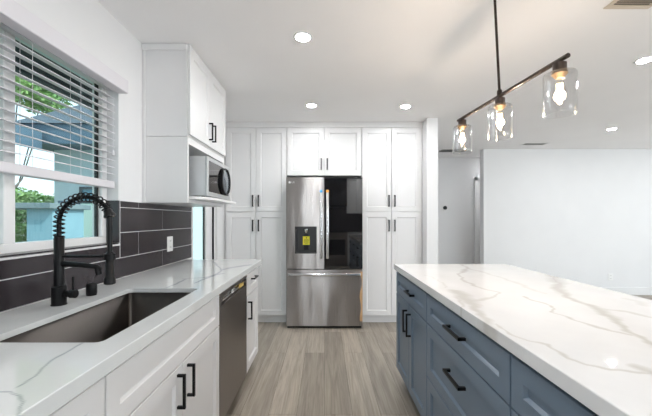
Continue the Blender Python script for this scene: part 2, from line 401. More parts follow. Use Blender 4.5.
def countertop(name, x0, x1, y0, y1, lines, m, hole=None, step=.007):
    z1, z0 = CT, CT-.040
    def axis(a, b, extra):
        v = list(np.arange(a, b, step)) + [a+.002, b-.002, b] + extra
        v = sorted(v); r = [v[0]]
        keep = set([round(q, 5) for q in [a, b, a+.002, b-.002] + extra])
        for q in v[1:]:
            if q - r[-1] > .0022 or round(q, 5) in keep:
                if round(q, 5) in keep and q - r[-1] < .0022 and round(r[-1], 5) not in keep: r[-1] = q
                elif q - r[-1] > 1e-4: r.append(q)
        return np.array(r)
    xs = axis(x0, x1, [hole[0], hole[1]] if hole else []); ys = axis(y0, y1, [hole[2], hole[3]] if hole else [])
    nx, ny = len(xs), len(ys)
    V = []; idx = {}
    for i in range(nx):
        for j in range(ny):
            zz = z1 - (.002 if i in (0, nx-1) or j in (0, ny-1) else 0)
            V.append((xs[i], ys[j], zz))
    Fc = []; inh = lambda i, j: hole and hole[0]-1e-6 <= xs[i] and xs[i+1] <= hole[1]+1e-6 and hole[2]-1e-6 <= ys[j] and ys[j+1] <= hole[3]+1e-6
    for i in range(nx-1):
        for j in range(ny-1):
            if inh(i, j): continue
            Fc.append((i*ny+j, (i+1)*ny+j, (i+1)*ny+j+1, i*ny+j+1))
    def skirt(loop, zb, ins=0):
        base = len(V)
        for k in loop: V.append((V[k][0], V[k][1], zb))
        for k in range(len(loop)-1):
            Fc.append((loop[k+1], loop[k], base+k, base+k+1))
    ring = [i*ny for i in range(nx)] + [(nx-1)*ny+j for j in range(1, ny)] + [i*ny+ny-1 for i in range(nx-2, -1, -1)] + [j for j in range(ny-2, -1, -1)]
    skirt(ring, z0)
    if hole:
        a = int(np.argmin(abs(xs-hole[0]))); b = int(np.argmin(abs(xs-hole[1]))); c = int(np.argmin(abs(ys-hole[2]))); e = int(np.argmin(abs(ys-hole[3])))
        hr = [i*ny+c for i in range(a, b+1)] + [b*ny+j for j in range(c+1, e+1)] + [i*ny+e for i in range(b-1, a-1, -1)] + [a*ny+j for j in range(e-1, c-1, -1)]
        skirt(hr[::-1], z0 + .020)
        R = .022                                    # rounded corners of the cut-out
        for cx, cy, sx, sy in ((hole[0], hole[2], 1, 1), (hole[1], hole[2], -1, 1), (hole[1], hole[3], -1, -1), (hole[0], hole[3], 1, -1)):
            base = len(V); n = 6; V.append((cx, cy, z1)); V.append((cx, cy, z0+.02))
            for k in range(n+1):
                t = math.pi/2*k/n; px = cx + sx*R*(1-math.sin(t)); py = cy + sy*R*(1-math.cos(t))
                V.append((px, py, z1)); V.append((px, py, z0+.02))
            for k in range(n):
                p = base+2+2*k; Fc.append((base, p, p+2)); Fc.append((p, p+1, p+3, p+2)); Fc.append((base+1, p+3, p+1))
    L0 = len(V)                                     # drop edge returns inwards below the slab
    for q, zz in ((0, z0), (.018, z0), (.018, z0+.02)):
        V.extend([(x0+q, y0+q, zz), (x1-q, y0+q, zz), (x1-q, y1-q, zz), (x0+q, y1-q, zz)])
    for r_ in (0, 4):
        for k in range(4): Fc.append((L0+r_+k, L0+r_+(k+1) % 4, L0+r_+4+(k+1) % 4, L0+r_+4+k))
    # underside, in strips round the cut-out
    def under(ax, bx_, ay, by):
        b_ = len(V); V.extend([(ax, ay, z0+.02), (bx_, ay, z0+.02), (bx_, by, z0+.02), (ax, by, z0+.02)]); Fc.append((b_+3, b_+2, b_+1, b_))
    if hole: under(x0, x1, y0, hole[2]); under(x0, x1, hole[3], y1); under(x0, hole[0], hole[2], hole[3]); under(hole[1], x1, hole[2], hole[3])
    else: under(x0, x1, y0, y1)
    ox, oy, oz = (x0+x1)/2, (y0+y1)/2, z0
    me = bpy.data.meshes.new(name); me.from_pydata([(a-ox, b-oy, c-oz) for a, b, c in V], [], Fc); me.update()
    P = np.array([(a, b) for a, b, c in V]); val = veins_value(P, lines, .35 if hole else 1.0)
    ca = me.color_attributes.new('vein', 'FLOAT_COLOR', 'POINT')
    arr = np.ones((len(V), 4)); arr[:, 0] = arr[:, 1] = arr[:, 2] = val
    ca.data.foreach_set('color', arr.astype(np.float32).ravel())
    me.materials.append(m)
    o = bpy.data.objects.new(name, me); C.objects.link(o); o.location = (ox, oy, oz); return o

def tr(pts, sx, ox, oy): return [onz(ox + x/sx, oy + y/sx, CT) for x, y in pts]
A = lambda p: tr(p, 3.198, 450, 250)
B = lambda p: tr(p, 2.397, 380, 250)
isl_lines = [
 (A([(325,85),(345,105),(350,130),(375,150),(420,170),(470,185),(500,205),(540,235),(570,255),(600,275),(646,305),(700,330)]), .016, .62),
 (A([(330,80),(338,98),(352,115),(358,138)]), .026, .45),
 (A([(545,238),(575,262),(610,282),(650,308)]), .016, .55),
 (A([(470,185),(560,195),(646,217),(700,225)]), .008, .45),
 (A([(235,148),(270,162),(320,178),(335,200),(390,222),(440,238),(500,252),(575,270)]), .0050, .55),
 (A([(150,238),(200,270),(240,290),(300,300),(340,320),(380,345),(440,365),(520,378),(600,393),(660,402)]), .0036, .50),
 (A([(620,380),(640,390),(660,400)]), .010, .5),
 (A([(60,60),(110,72),(200,100),(260,125),(300,140)]), .009, .25),
 (A([(565,155),(600,165),(615,178)]), .012, .22),
 (B([(178,98),(195,108),(212,122),(225,138),(243,152),(255,175),(262,190)]), .022, .50),
 (B([(205,118),(240,120),(272,114),(286,103),(262,96),(228,87),(200,72),(188,58),(212,44),(196,35)]), .010, .42),
 (B([(186,100),(194,122),(200,148)]), .008, .40),
 (B([(110,60),(140,72),(160,90)]), .006, .25),
 (B([(330,205),(345,190),(360,230)]), .001, .0),
]
D = lambda p: tr(p, 3.2, 0, 286)
E = lambda p: tr(p, 6.93, 180, 240)
left_lines = [
 (D([(-60,345),(0,338),(38,335),(75,312),(115,285),(130,265),(175,235),(215,210),(262,183)]), .0035, .75),
 (D([(38,335),(62,352),(75,372),(68,392),(60,425)]), .0034, .85),
 (E([(20,268),(80,265),(160,262),(250,240),(290,208),(262,182),(235,150)]), .010, .6),
 (E([(290,208),(350,192),(440,178),(490,172)]), .018, .55),
 (E([(100,300),(190,262),(250,240),(300,232)]), .010, .7),
 (E([(-90,330),(-20,300),(40,272)]), .006, .6),
 ([(-.15,.1),(-.8,.35),(-.72,.6)], .005, .5),
]
island_top = countertop('island_countertop', .545, 1.42, .16, 2.488, isl_lines, M_quartz_isl, step=.005)
tag(island_top, 'white quartz worktop with taupe veins covering the blue kitchen island', 'countertop')
HX0, HX1, HY0, HY1 = -.985, -.635, .900, 1.605
left_top = countertop('sink_countertop', XL+.012, -.547, -.60, 2.77, left_lines, M_quartz_left, hole=(HX0, HX1, HY0, HY1), step=.0042)
tag(left_top, 'pale quartz worktop with grey veins and sink cut-out, under the window', 'countertop')

# ------------------------------------------------------------------ cabinet kit
# a face frame maps (u, z, n) -> world; n points out of the cabinet front
def face(kind, plane):
    if kind == 'E': return lambda u, z, n: Vector((plane + n, u, z))      # faces +X
    if kind == 'W': return lambda u, z, n: Vector((plane - n, u, z))      # faces -X
    if kind == 'S': return lambda u, z, n: Vector((u, plane - n, z))      # faces -Y
    if kind == 'N': return lambda u, z, n: Vector((u, plane + n, z))      # faces +Y
def shaker(name, fr, u0, u1, z0, z1, m_, parent, rail=.057, t=.019, deep=.011):
    m = MB()
    def ring(i, n): return [fr(u0+i, z0+i, n), fr(u1-i, z0+i, n), fr(u1-i, z1-i, n), fr(u0+i, z1-i, n)]
    m.rings([ring(0, .003), ring(0, t-.0015), ring(.0015, t), ring(rail, t), ring(rail+.008, t-deep)])
    return m.build(name, m_, parent)
def pull(fr, u, z, parent, vertical=True, L=.135, n0=.019, out=.032, th=.010):
    m = MB()
    h = L/2
    for s in (-1, 1):
        c = s*(h - th/2)
        if vertical: a, b = fr(u-th/2, z+c-th/2, n0-.0004), fr(u+th/2, z+c+th/2, n0+out)
        else: a, b = fr(u+c-th/2, z-th/2, n0-.0004), fr(u+c+th/2, z+th/2, n0+out)
        m.box(a, b)
    if vertical: a, b = fr(u-th/2-.0006, z-h, n0+out-th), fr(u+th/2+.0006, z+h, n0+out)
    else: a, b = fr(u-h, z-th/2-.0006, n0+out-th), fr(u+h, z+th/2+.0006, n0+out)
    m.box(a, b, .001)
    return m.build('handle', M_black, parent)
def carcass(fr, u0, u1, z0, z1, depth, m_, parent, top=True, name='carcass', shelf=None, th=.018):
    m = MB()
    def b(ua, ub, za, zb, na, nb): m.box(fr(ua, za, na), fr(ub, zb, nb))
    b(u0, u0+th, z0, z1, -depth, 0); b(u1-th, u1, z0, z1, -depth, 0)
    b(u0+th, u1-th, z0, z0+th, -depth, 0)
    b(u0+th, u1-th, z0+th, z1-(th if top else 0), -depth, -depth+.006)
    if top: b(u0+th, u1-th, z1-th, z1, -depth, 0)
    else: b(u0+th, u1-th, z1-.06, z1, -.018, 0)
    if shelf: b(u0+th, u1-th, shelf-th/2, shelf+th/2, -depth+.006, 0)
    return m.build(name, m_, parent)
def toe(fr, u0, u1, zt, rec, parent, m_):
    return MB().box(fr(u0, 0, -rec), fr(u1, zt, -rec-.018)).build('toe_kick', m_, parent)

# ---- left run
PX = -.596                                       # carcass front, doors proud of it
fl = face('E', PX)
def base_unit(label, u0, u1, doors=2, drawer=True, sink=False, handle_drawer=True, hside=None, name='base_cabinet'):
    o = thing(name, (PX-.28, (u0+u1)/2, 0), label, 'cabinet')
    carcass(fl, u0+.0005, u1-.0005, .11, CT-.0405, .595, M_cab, o, top=not sink)
    toe(fl, u0+.001, u1-.001, .11, .05, o, M_cab)
    gz = .684
    f_ = shaker('false_front' if sink else 'drawer', fl, u0+.0028, u1-.0028, gz+.001, CT-.064, M_cab, o)
    if not sink and handle_drawer: pull(fl, (u0+u1)/2, .797, f_, False)
    if doors == 2:
        mid = (u0+u1)/2
        d1 = shaker('door', fl, u0+.0028, mid-.0022, .118, gz-.004, M_cab, o); pull(fl, mid-.045, .588, d1)
        d2 = shaker('door', fl, mid+.0022, u1-.0028, .118, gz-.004, M_cab, o); pull(fl, mid+.045, .588, d2)
    else:
        d1 = shaker('door', fl, u0+.0028, u1-.0028, .118, gz-.004, M_cab, o)
        pull(fl, (u0+.045) if hside == 'near' else (u1-.045), .575, d1)
    return o
base_unit('white shaker base cabinet at the near end, left of the sink cabinet', -.60, .836, 2)
base_unit('white shaker sink cabinet with wide false front over two doors', .836, 1.742, 2, sink=True)
base_unit('narrow white shaker base cabinet beyond the dishwasher, end of the run', 2.352, 2.757, 1, hside='near')

# dishwasher
dw = thing('dishwasher', (PX-.28, 2.047, 0), 'stainless dishwasher built in between two white base cabinets', 'dishwasher')
u0, u1 = 1.745, 2.349
m = MB(); m.box(fl(u0+.003, .09, -.002), fl(u1-.003, .872, -.55)); m.build('tub', M_dark, dw)
m = MB(); m.box(fl(u0+.0015, .115, 0), fl(u1-.0015, .782, .020), .003)
m.build('door', M_steel_dw, dw)
m = MB(); m.box(fl(u0+.0015, .828, 0), fl(u1-.0015, .868, .020), .003); m.box(fl(u0+.0015, .785, 0), fl(u0+.03, .825, .020)); m.box(fl(u1-.03, .785, 0), fl(u1-.0015, .825, .020))
m.build('control_panel', M_steel_dw, dw)
m = MB(); m.box(fl(u0+.031, .786, 0), fl(u1-.031, .826, .004)); m.box(fl(u0+.031, .792, .004), fl(u1-.031, .804, .014), .002)
m.build('pocket_handle', M_steel_plain, dw)
MB().box(fl(1.985, .800, .0145), fl(2.02, .822, .0165)).build('white_tag', M_plate, dw)['label'] = 'white paper tag'
MB().box(fl(2.16, .792, .0145), fl(2.27, .818, .0165)).build('yellow_sticker', mottled('amber_sticker', (.60, .42, .10), (.68, .5, .15), 10, .5), dw)['label'] = 'amber energy sticker'
MB().box(fl(u0+.003, .0, -.05), fl(u1-.003, .088, -.068)).build('toe_kick', M_dark, dw)

# ---- upper cabinet with microwave niche
FX = -.918; fu = face('E', FX)
uo = thing('microwave_cabinet', (FX-.15, 2.5, 1.373), 'white upper cabinet with two doors above an open microwave niche', 'cabinet')
U0, U1 = 2.125, 2.885
dp = FX - XL - .001
carcass(fu, U0, U1, 1.822, 2.425, dp, M_cab, uo, name='carcass')
m = MB()
def nb(ua, ub, za, zb, na, nb_): m.box(fu(ua, za, na), fu(ub, zb, nb_))
nb(U0, U0+.018, 1.376, 1.819, -dp, -.017); nb(U1-.018, U1, 1.376, 1.819, -dp, -.017); nb(U0+.018, U1-.018, 1.801, 1.819, -dp, -.017)
nb(U0+.018, U1-.018, 1.376, 1.801, -dp, -dp+.006); nb(U0+.018, U1-.018, 1.376, 1.394, -dp+.006, -.017)
m.build('niche_box', M_cab, uo)
m = MB()
nb(U0, U0+.020, 1.376, 1.819, -.0168, .0); nb(U1-.030, U1, 1.376, 1.819, -.0168, .0); nb(U0+.020, U1-.030, 1.774, 1.819, -.0168, .0); nb(U0+.020, U1-.030, 1.376, 1.400, -.0168, .0)
m.build('face_frame', M_cab, uo)
# protruding shelf with rounded near corner
yA, yB, xA, xB = U0+.021, U1+.01, FX-dp+.007, -.795
pts = [(xA, yA, 0), (xB-.10, yA, 0)]
for k in range(1, 9):
    t = math.pi/2*k/8; pts.append((xB-.10+.10*math.sin(t), yA+.24*(1-math.cos(t)), 0))
pts += [(xB, U1-.031, 0), (xA, U1-.031, 0)]
MB().poly([(x, y, 1.402) for x, y, z in pts], (0, 0, .018)).build('shelf', M_cab, uo)
mid = (U0+U1)/2
d1 = shaker('door', fu, U0+.002, mid-.0015, 1.835, 2.424, M_cab, uo); pull(fu, mid-.035, 1.947, d1)
d2 = shaker('door', fu, mid+.0015, U1-.002, 1.835, 2.424, M_cab, uo); pull(fu, mid+.035, 1.947, d2)
m = MB(); m.box((XL+.001, U0-.014, 2.395), (FX+.0, U0-.0005, 2.438), .004); m.box((XL+.001, U0-.008, 1.376), (XL+.022, U0-.0005, 2.394), .002)
m.box((FX-.016, U0-.005, 1.822), (FX, U0-.0005, 2.394), .001)
m.build('side_molding', M_cab, uo)
m = MB(); m.box((XL+.001, U0, 2.4255), (FX+.015, U1, 2.4385)); m.build('crown_molding', M_cab, uo)

# microwave
mo = thing('microwave_oven', (-.98, 2.49, 1.4215), 'silver microwave with round black dial sitting in the white niche', 'microwave')
mx0, mx1, my0, my1, mz0, mz1 = -1.19, -.845, 2.235, 2.765, 1.4305, 1.712
MB().box((mx0, my0, mz0), (mx1, my1, mz1), .004, 2).build('body', M_mw, mo, True)
m = MB(); 
m.box((mx1+.0005, my0, mz0), (mx1+.020, my0+.030, mz1), .002); m.box((mx1+.0005, my0+.03, mz1-.028), (mx1+.020, my1, mz1), .002)
m.box((mx1+.0005, my0+.03, mz0), (mx1+.020, my1, mz0+.032), .002); m.box((mx1+.0005, my1-.03, mz0+.032), (mx1+.020, my1, mz1-.028), .002)
m.build('door_frame', M_mw, mo)
MB().box((mx1+.0005, my0+.030, mz0+.032), (mx1+.017, my1-.03, mz1-.028)).build('door_window', M_black_gloss, mo)
cz = (mz0+mz1)/2
m = MB(); cc = Vector((mx1+.017, my0+.385, cz+.0)); 
rs = []
for k in range(40):
    a = 2*math.pi*k/40; ra = Vector((0, math.cos(a), math.sin(a)))
    rs.append([cc + ra*(.112) + Vector((0, 0, 0)), cc + ra*.112 + Vector((.016, 0, 0)), cc + ra*.104 + Vector((.022, 0, 0)), cc + ra*.099 + Vector((.014, 0, 0)), cc + ra*.099])
rs.append(rs[0])
m.rings(rs, cap=False)
m.build('dial_ring', M_black, mo, True)
MB().lathe(cc, (1, 0, 0), [(0, .0985), (.010, .0985), (.013, .07), (.014, .0)], 40, cap=False).build('dial_glass', mat('blue_grey_glass', (.16, .19, .22), .12, .3, .5, .5), mo, True)
for y in (my0+.05, my1-.05):
    for x in (mx0+.05, mx1-.03): MB().cyl((x, y, 1.4205), (x, y, mz0+.001), .012, 12).build('foot', M_rubber, mo)

# ---- back wall: two pantries and the bridge cabinet over the fridge
PY = 3.85; fb = face('S', PY)
TZ = 2.367
def pantry(label, u0, u1, splits, mirror=False):
    o = thing('pantry_cabinet', ((u0+u1)/2, PY+.3, 0), label, 'cabinet')
    carcass(fb, u0, u1, .10, 2.40, .60, M_cab, o, shelf=1.352)
    toe(fb, u0, u1, .10, .045, o, M_cab)
    a, b, c = splits
    for z0, z1, hz_ in ((.104, 1.349, 1.264-.075), (1.357, TZ, 1.264+.222)):
        for p, q, hu in ((a, b, b-.035), (b, c, b+.035)):
            d_ = shaker('door', fb, p+.0026, q-.0026, z0, z1, M_cab, o); pull(fb, hu, hz_, d_, L=.14, th=.0125)
    return o
pantry('tall white four-door pantry cabinet left of the fridge', XL+.003, -.4565, (-1.192, -.829, -.460))
pantry('tall white four-door pantry cabinet right of the fridge, beside the pier', .4505, 1.185, (.453, .811, 1.168))
o = thing('bridge_cabinet', (0, PY+.3, 1.80), 'short white two-door cabinet bridging above the stainless fridge', 'cabinet')
carcass(fb, -.4555, .4495, 1.796, 2.40, .60, M_cab, o)
for p, q, hu in ((-.453, -.004, -.040), (-.004, .447, .032)):
    d_ = shaker('door', fb, p+.0026, q-.0026, 1.793, TZ, M_cab, o); pull(fb, hu, 1.264+.665, d_, L=.14, th=.0125)
cr = MB(); cr.box((XL+.002, PY-.022, TZ+.004), (1.185, PY-.0015, 2.438), .002); cr.box((XL+.002, PY-.028, 2.412), (1.185, PY-.0225, 2.438), .002)
struct(cr.build('trim_2', M_cab))

# ------------------------------------------------------------------ refrigerator
fo = thing('refrigerator', (0, 4.0, 0), 'stainless french door fridge with black glass right door and bottom freezer', 'refrigerator')
FY = 3.652; X0, X1 = -.442, .439
MB().box((X0+.008, FY+.085, .03), (X1-.008, 4.44, 1.735), .004).build('body', mottled('fridge_case', (.10, .10, .105), (.12, .12, .125), 10, .4), fo)
m = MB(); m.box((-.40, FY+.10, 1.7355), (.40, FY+.20, 1.755), .003); m.build('hinge_cover', M_rubber, fo)
# left door with dispenser recess
a0, a1, b0, b1 = -.340, -.090, .870, 1.181
m = MB(); zt, zb = 1.748, .692
m.box((X0, FY, zb), (a0, FY+.08, zt)); m.box((a1, FY, zb), (-.006, FY+.08, zt)); m.box((a0, FY, b1), (a1, FY+.08, zt)); m.box((a0, FY, zb), (a1, FY+.08, b0))
bmesh.ops.remove_doubles(m.bm, verts=m.bm.verts, dist=1e-5)
ld = m.build('left_door', M_steel, fo)
m = MB()
t_ = .012
m.box((a0, FY-.002, b0), (a0+t_, FY+.062, b1)); m.box((a1-t_, FY-.002, b0), (a1, FY+.062, b1)); m.box((a0+t_, FY-.002, b1-.03), (a1-t_, FY+.062, b1)); m.box((a0+t_, FY-.002, b0), (a1-t_, FY+.062, b0+t_))
m.box((a0+t_, FY+.055, b0+t_), (a1-t_, FY+.062, b1-.03))
dpn = m.build('water_dispenser', mottled('dispenser_black', (.010, .009, .009), (.015, .013, .013), 10, .3), ld)
m = MB(); m.lathe((-.213, FY+.03, 1.151), (0, 0, -1), [(0, .028), (.012, .028), (.03, .020), (.045, .014)], 20); m.build('nozzle', M_chrome, ld, True)
m = MB(); m.box((-.240, FY+.045, .905), (-.186, FY+.0545, 1.09), .003); m.build('paddle', M_black, ld)
MB().box((-.252, FY+.040, .967), (-.173, FY+.043, 1.066)).build('label', M_yellow, ld)['label'] = 'yellow notice label'
m = MB()
m.lathe((-.212, FY+.0395, 1.047), (0, -1, 0), [(0, .007), (.0004, .007)], 12)
for k, (wd_, z) in enumerate(((.026, 1.030), (.030, 1.020), (.030, 1.010), (.024, 1.0), (.030, .990), (.018, .980))): m.box((-.2125-wd_, FY+.0392, z-.0016), (-.2125+wd_, FY+.0396, z+.0016))
m.build('label_print', M_dark, ld)
# right door: framed black glass
rd = MB().box((.0, FY+.004, zb), (X1, FY+.08, zt), .002).build('right_door', mat('door_edge_dark', (.05, .05, .05), .3, .8), fo)
MB().box((.001, FY-.001, zb+.003), (X1-.002, FY+.0035, zt-.004), .0015).build('glass_panel', mat('mirrored_black_glass', (.006, .006, .007), .03, 0, 1.0, 1.0), rd)
def fridge_handle(x, parent, dot, lab):
    m = MB(); m.box((x-.0155, FY-.062, .815), (x+.0155, FY-.040, 1.600), .006, 3)
    for z in (.85, 1.565): m.box((x-.010, FY-.045, z-.02), (x+.010, FY+.0, z+.02), .003)
    h_ = m.build('handle', M_steel_plain, parent, True)
    MB().lathe((x, FY-.0625, 1.583), (0, -1, 0), [(0, .0165), (.0008, .0165)], 18).build('sticker', dot, h_)['label'] = lab
fridge_handle(-.038, ld, M_bluedot, 'round blue sticker'); fridge_handle(.033, rd, M_orange, 'round orange sticker')
fd = MB().box((X0, FY, .032), (X1, FY+.08, .682), .004, 2).build('freezer_drawer', M_steel, fo)
m = MB(); m.box((-.412, FY-.060, .618), (.412, FY-.036, .650), .006, 3)
for x in (-.39, .39): m.box((x-.02, FY-.045, .624), (x+.02, FY, .644), .003)
m.build('handle', M_steel_plain, fd, True)
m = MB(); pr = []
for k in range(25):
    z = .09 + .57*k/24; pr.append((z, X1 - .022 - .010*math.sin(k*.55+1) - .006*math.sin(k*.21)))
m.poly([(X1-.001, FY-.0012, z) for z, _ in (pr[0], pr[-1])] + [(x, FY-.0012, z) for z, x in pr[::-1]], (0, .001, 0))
m.build('edge_reflection', M_edge_refl, fd)['label'] = 'tan wavy strip painted as a warm reflection down the right edge'  # tan shape stands in for a warm reflection on the steel
MB().box((X0+.01, FY+.03, .004), (X1-.01, FY+.12, .031)).build('base_grille', M_dark, fo)
def text(body, size, loc, rot, m_, parent, name, ext=.0006, align='CENTER'):
    cu = bpy.data.curves.new(name, 'FONT'); cu.body = body; cu.size = size; cu.extrude = ext; cu.align_x = align; cu.align_y = 'CENTER'
    to = bpy.data.objects.new(name, cu); C.objects.link(to)
    dg = bpy.context.evaluated_depsgraph_get(); me = bpy.data.meshes.new_from_object(to.evaluated_get(dg))
    bpy.data.objects.remove(to)
    o = bpy.data.objects.new(name, me); C.objects.link(o); me.materials.clear(); me.materials.append(m_)
    mtx = Matrix.Translation(Vector(loc)) @ rot.to_4x4(); me.transform(mtx)
    off = Vector((0, 0, 0)); p = parent
    while p is not None: off += p.location; p = p.parent
    me.transform(Matrix.Translation(-off)); o.parent = parent; return o
RS = Matrix.Rotation(math.pi/2, 3, 'X')
text('LG', .030, (-.362, FY-.0008, 1.690), RS, M_plate, ld, 'logo_letters')
m = MB(); m.lathe((-.402, FY-.0002, 1.690), (0, -1, 0), [(0, .0135), (.0008, .0135)], 20); m.build('logo_disc', M_plate, ld)

# ------------------------------------------------------------------ island
IX = .579; fi = face('W', IX)
isl = [(1.737, 2.474), (.956, 1.737), (.20, .956)]
labs = ['slate blue island cabinet at the far end, one drawer over two doors', 'slate blue island cabinet with three drawers, middle of the island', 'slate blue island cabinet at the near end, nearest the viewer']
for k, ((u0, u1), lb) in enumerate(zip(isl, labs)):
    o = thing('island_cabinet', (IX+.3, (u0+u1)/2, 0), lb, 'cabinet')
    carcass(fi, u0+.0005, u1-.0005, .11, CT-.0405, .60, M_blue, o)
    toe(fi, u0+.001, u1-.001, .11, .06, o, M_blue)
    t = shaker('drawer', fi, u0+.004, u1-.004, .701, CT-.059, M_blue, o)
    c = (u0+u1)/2
    pull(fi, c-(.06 if k == 0 else .008), .787, t, False, L=.165 if k else .145, th=.012)
    if k == 0:
        d1 = shaker('door', fi, u0+.0028, c-.0022, .118, .695, M_blue, o); pull(fi, c-.045, .575, d1, L=.15)
        d2 = shaker('door', fi, c+.0022, u1-.0028, .118, .695, M_blue, o); pull(fi, c+.045, .575, d2, L=.15)
    else:
        t = shaker('drawer', fi, u0+.004, u1-.004, .411, .695, M_blue, o); pull(fi, c-.008, .590, t, False, L=.165, th=.012)
        t = shaker('drawer', fi, u0+.004, u1-.004, .118, .406, M_blue, o); pull(fi, c-.008, .305, t, False, L=.165, th=.012)
o = MB().box((IX+.602, .20, .0), (IX+.62, 2.474, CT-.041), .001).build('island_back_panel', M_blue)
tag(o, 'slate blue back panel closing the seating side of the island', 'panel')

# ------------------------------------------------------------------ sink
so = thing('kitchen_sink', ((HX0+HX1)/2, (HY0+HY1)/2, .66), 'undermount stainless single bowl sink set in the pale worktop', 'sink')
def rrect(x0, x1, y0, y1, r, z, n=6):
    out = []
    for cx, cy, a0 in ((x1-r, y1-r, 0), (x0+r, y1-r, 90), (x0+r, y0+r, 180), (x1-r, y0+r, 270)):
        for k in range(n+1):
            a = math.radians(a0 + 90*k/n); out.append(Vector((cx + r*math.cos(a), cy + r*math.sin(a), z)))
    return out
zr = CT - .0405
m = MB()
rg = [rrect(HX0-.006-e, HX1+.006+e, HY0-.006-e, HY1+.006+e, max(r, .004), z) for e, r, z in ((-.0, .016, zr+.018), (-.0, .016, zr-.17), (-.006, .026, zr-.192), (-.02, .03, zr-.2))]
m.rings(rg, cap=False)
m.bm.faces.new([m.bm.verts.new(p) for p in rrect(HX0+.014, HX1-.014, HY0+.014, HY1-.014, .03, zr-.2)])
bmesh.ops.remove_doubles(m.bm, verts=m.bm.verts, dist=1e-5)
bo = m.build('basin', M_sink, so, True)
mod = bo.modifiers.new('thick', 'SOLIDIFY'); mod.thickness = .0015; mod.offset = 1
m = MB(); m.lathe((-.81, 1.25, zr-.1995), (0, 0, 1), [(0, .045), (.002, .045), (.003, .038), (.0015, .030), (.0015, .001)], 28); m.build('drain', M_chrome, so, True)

# ------------------------------------------------------------------ faucet
bx_, by_ = -1.086, 1.297
fa = thing('kitchen_faucet', (bx_, by_, CT), 'matte black spring neck faucet with pull down sprayer behind the sink', 'faucet')
m = MB(); m.lathe((bx_, by_, CT+.0004), (0, 0, 1), [(0, .0275), (.004, .0275), (.006, .0255), (.074, .0255), (.076, .022), (.08, .018)], 28); m.build('base', M_black, fa, True)
m = MB(); m.lathe((bx_, by_, CT+.078), (0, 0, 1), [(0, .0178), (.195, .0178), (.197, .0165), (.205, .0165)], 24); m.build('post', M_black, fa, True)
# arc: inner hose and spring
zc, R = 1.248, .107
path = [Vector((bx_, by_, CT+.27 + k*.012)) for k in range(0, 7)]
path = [p for p in path if p.z < zc]
for k in range(0, 29):
    a = math.pi - (math.pi*.845)*k/28
    path.append(Vector((bx_+R+R*math.cos(a), by_, zc + R*1.0*math.sin(a))))
m = MB(); m.tube(path, .0085, 12); m.build('neck_hose', M_black, fa, True)
# resample for the helix
L_ = [0]
for a, b in zip(path[:-1], path[1:]): L_.append(L_[-1] + (b-a).length)
T = L_[-1]*.985; coils = 19; hp = []; n = coils*14
for k in range(n+1):
    s = T*k/n; i = max(j for j in range(len(L_)) if L_[j] <= s + 1e-9); i = min(i, len(path)-2)
    f_ = (s-L_[i])/(L_[i+1]-L_[i]); p = path[i].lerp(path[i+1], f_); t = (path[i+1]-path[i]).normalized()
    y_ = Vector((0, 1, 0)); nn = t.cross(y_).normalized(); ph = 2*math.pi*coils*k/n
    hp.append(p + (nn*math.cos(ph) + y_*math.sin(ph))*.0178)
m = MB(); m.tube(hp, .0029, 7); m.build('spring_coil', M_black, fa, True)
ex = path[-1]
m = MB(); m.lathe(ex + Vector((-.004, 0, .006)), (.38, 0, -1), [(0, .012), (.003, .0155), (.016, .0175), (.026, .022), (.031, .022), (.033, .009)], 24); m.build('hose_collar', M_black, fa, True)
m = MB(); m.tube([ex + Vector((.003, 0, -.015)), ex + Vector((.006, 0, -.05)), Vector((ex.x+.006, by_, 1.13))], .0095, 12); m.build('spray_hose', M_black, fa, True)
sx = ex.x + .006
m = MB(); m.lathe((sx, by_, 1.132), (0, 0, -1), [(0, .010), (.006, .0145), (.10, .0150), (.108, .0205), (.130, .0215), (.133, .019)], 24); m.build('spray_head', M_black, fa, True)
m = MB(); m.tube([(bx_, by_, 1.112), (bx_+.1, by_, 1.112), (sx-.018, by_, 1.112)], .0055, 10)
m.lathe((sx, by_, 1.098), (0, 0, 1), [(0, .0205), (.026, .0205)], 20); m.build('docking_arm', M_black, fa, True)
m = MB(); m.tube([(bx_+.015, by_, 1.082), (bx_+.10, by_, 1.076), (sx-.050, by_, 1.068), (sx-.040, by_, 1.060)], [.012, .0105, .010, .009], 12)
m.lathe((sx-.052, by_, 1.070), (.25, 0, -1), [(0, .010), (.02, .011), (.034, .011)], 16); m.build('side_spout', M_black, fa, True)
m = MB(); m.lathe((bx_+.018, by_, CT+.045), (1, 0, 0), [(0, .012), (.030, .012), (.031, .0175), (.050, .0175), (.052, .015)], 22)
m.tube([(bx_+.058, by_, CT+.058), (bx_+.058, by_, CT+.115)], .0042, 10); m.build('lever_handle', M_black, fa, True)
m = MB(); m.lathe((-1.075, 1.463, CT+.0004), (0, 0, 1), [(0, .0205), (.006, .0205), (.008, .022), (.048, .0215), (.054, .018), (.056, .004)], 26)
tag(m.build('air_gap_cap', M_black, None, True, loc=(-1.075, 1.463, CT+.0004)), 'short matte black cap on the worktop beside the faucet', 'air gap')

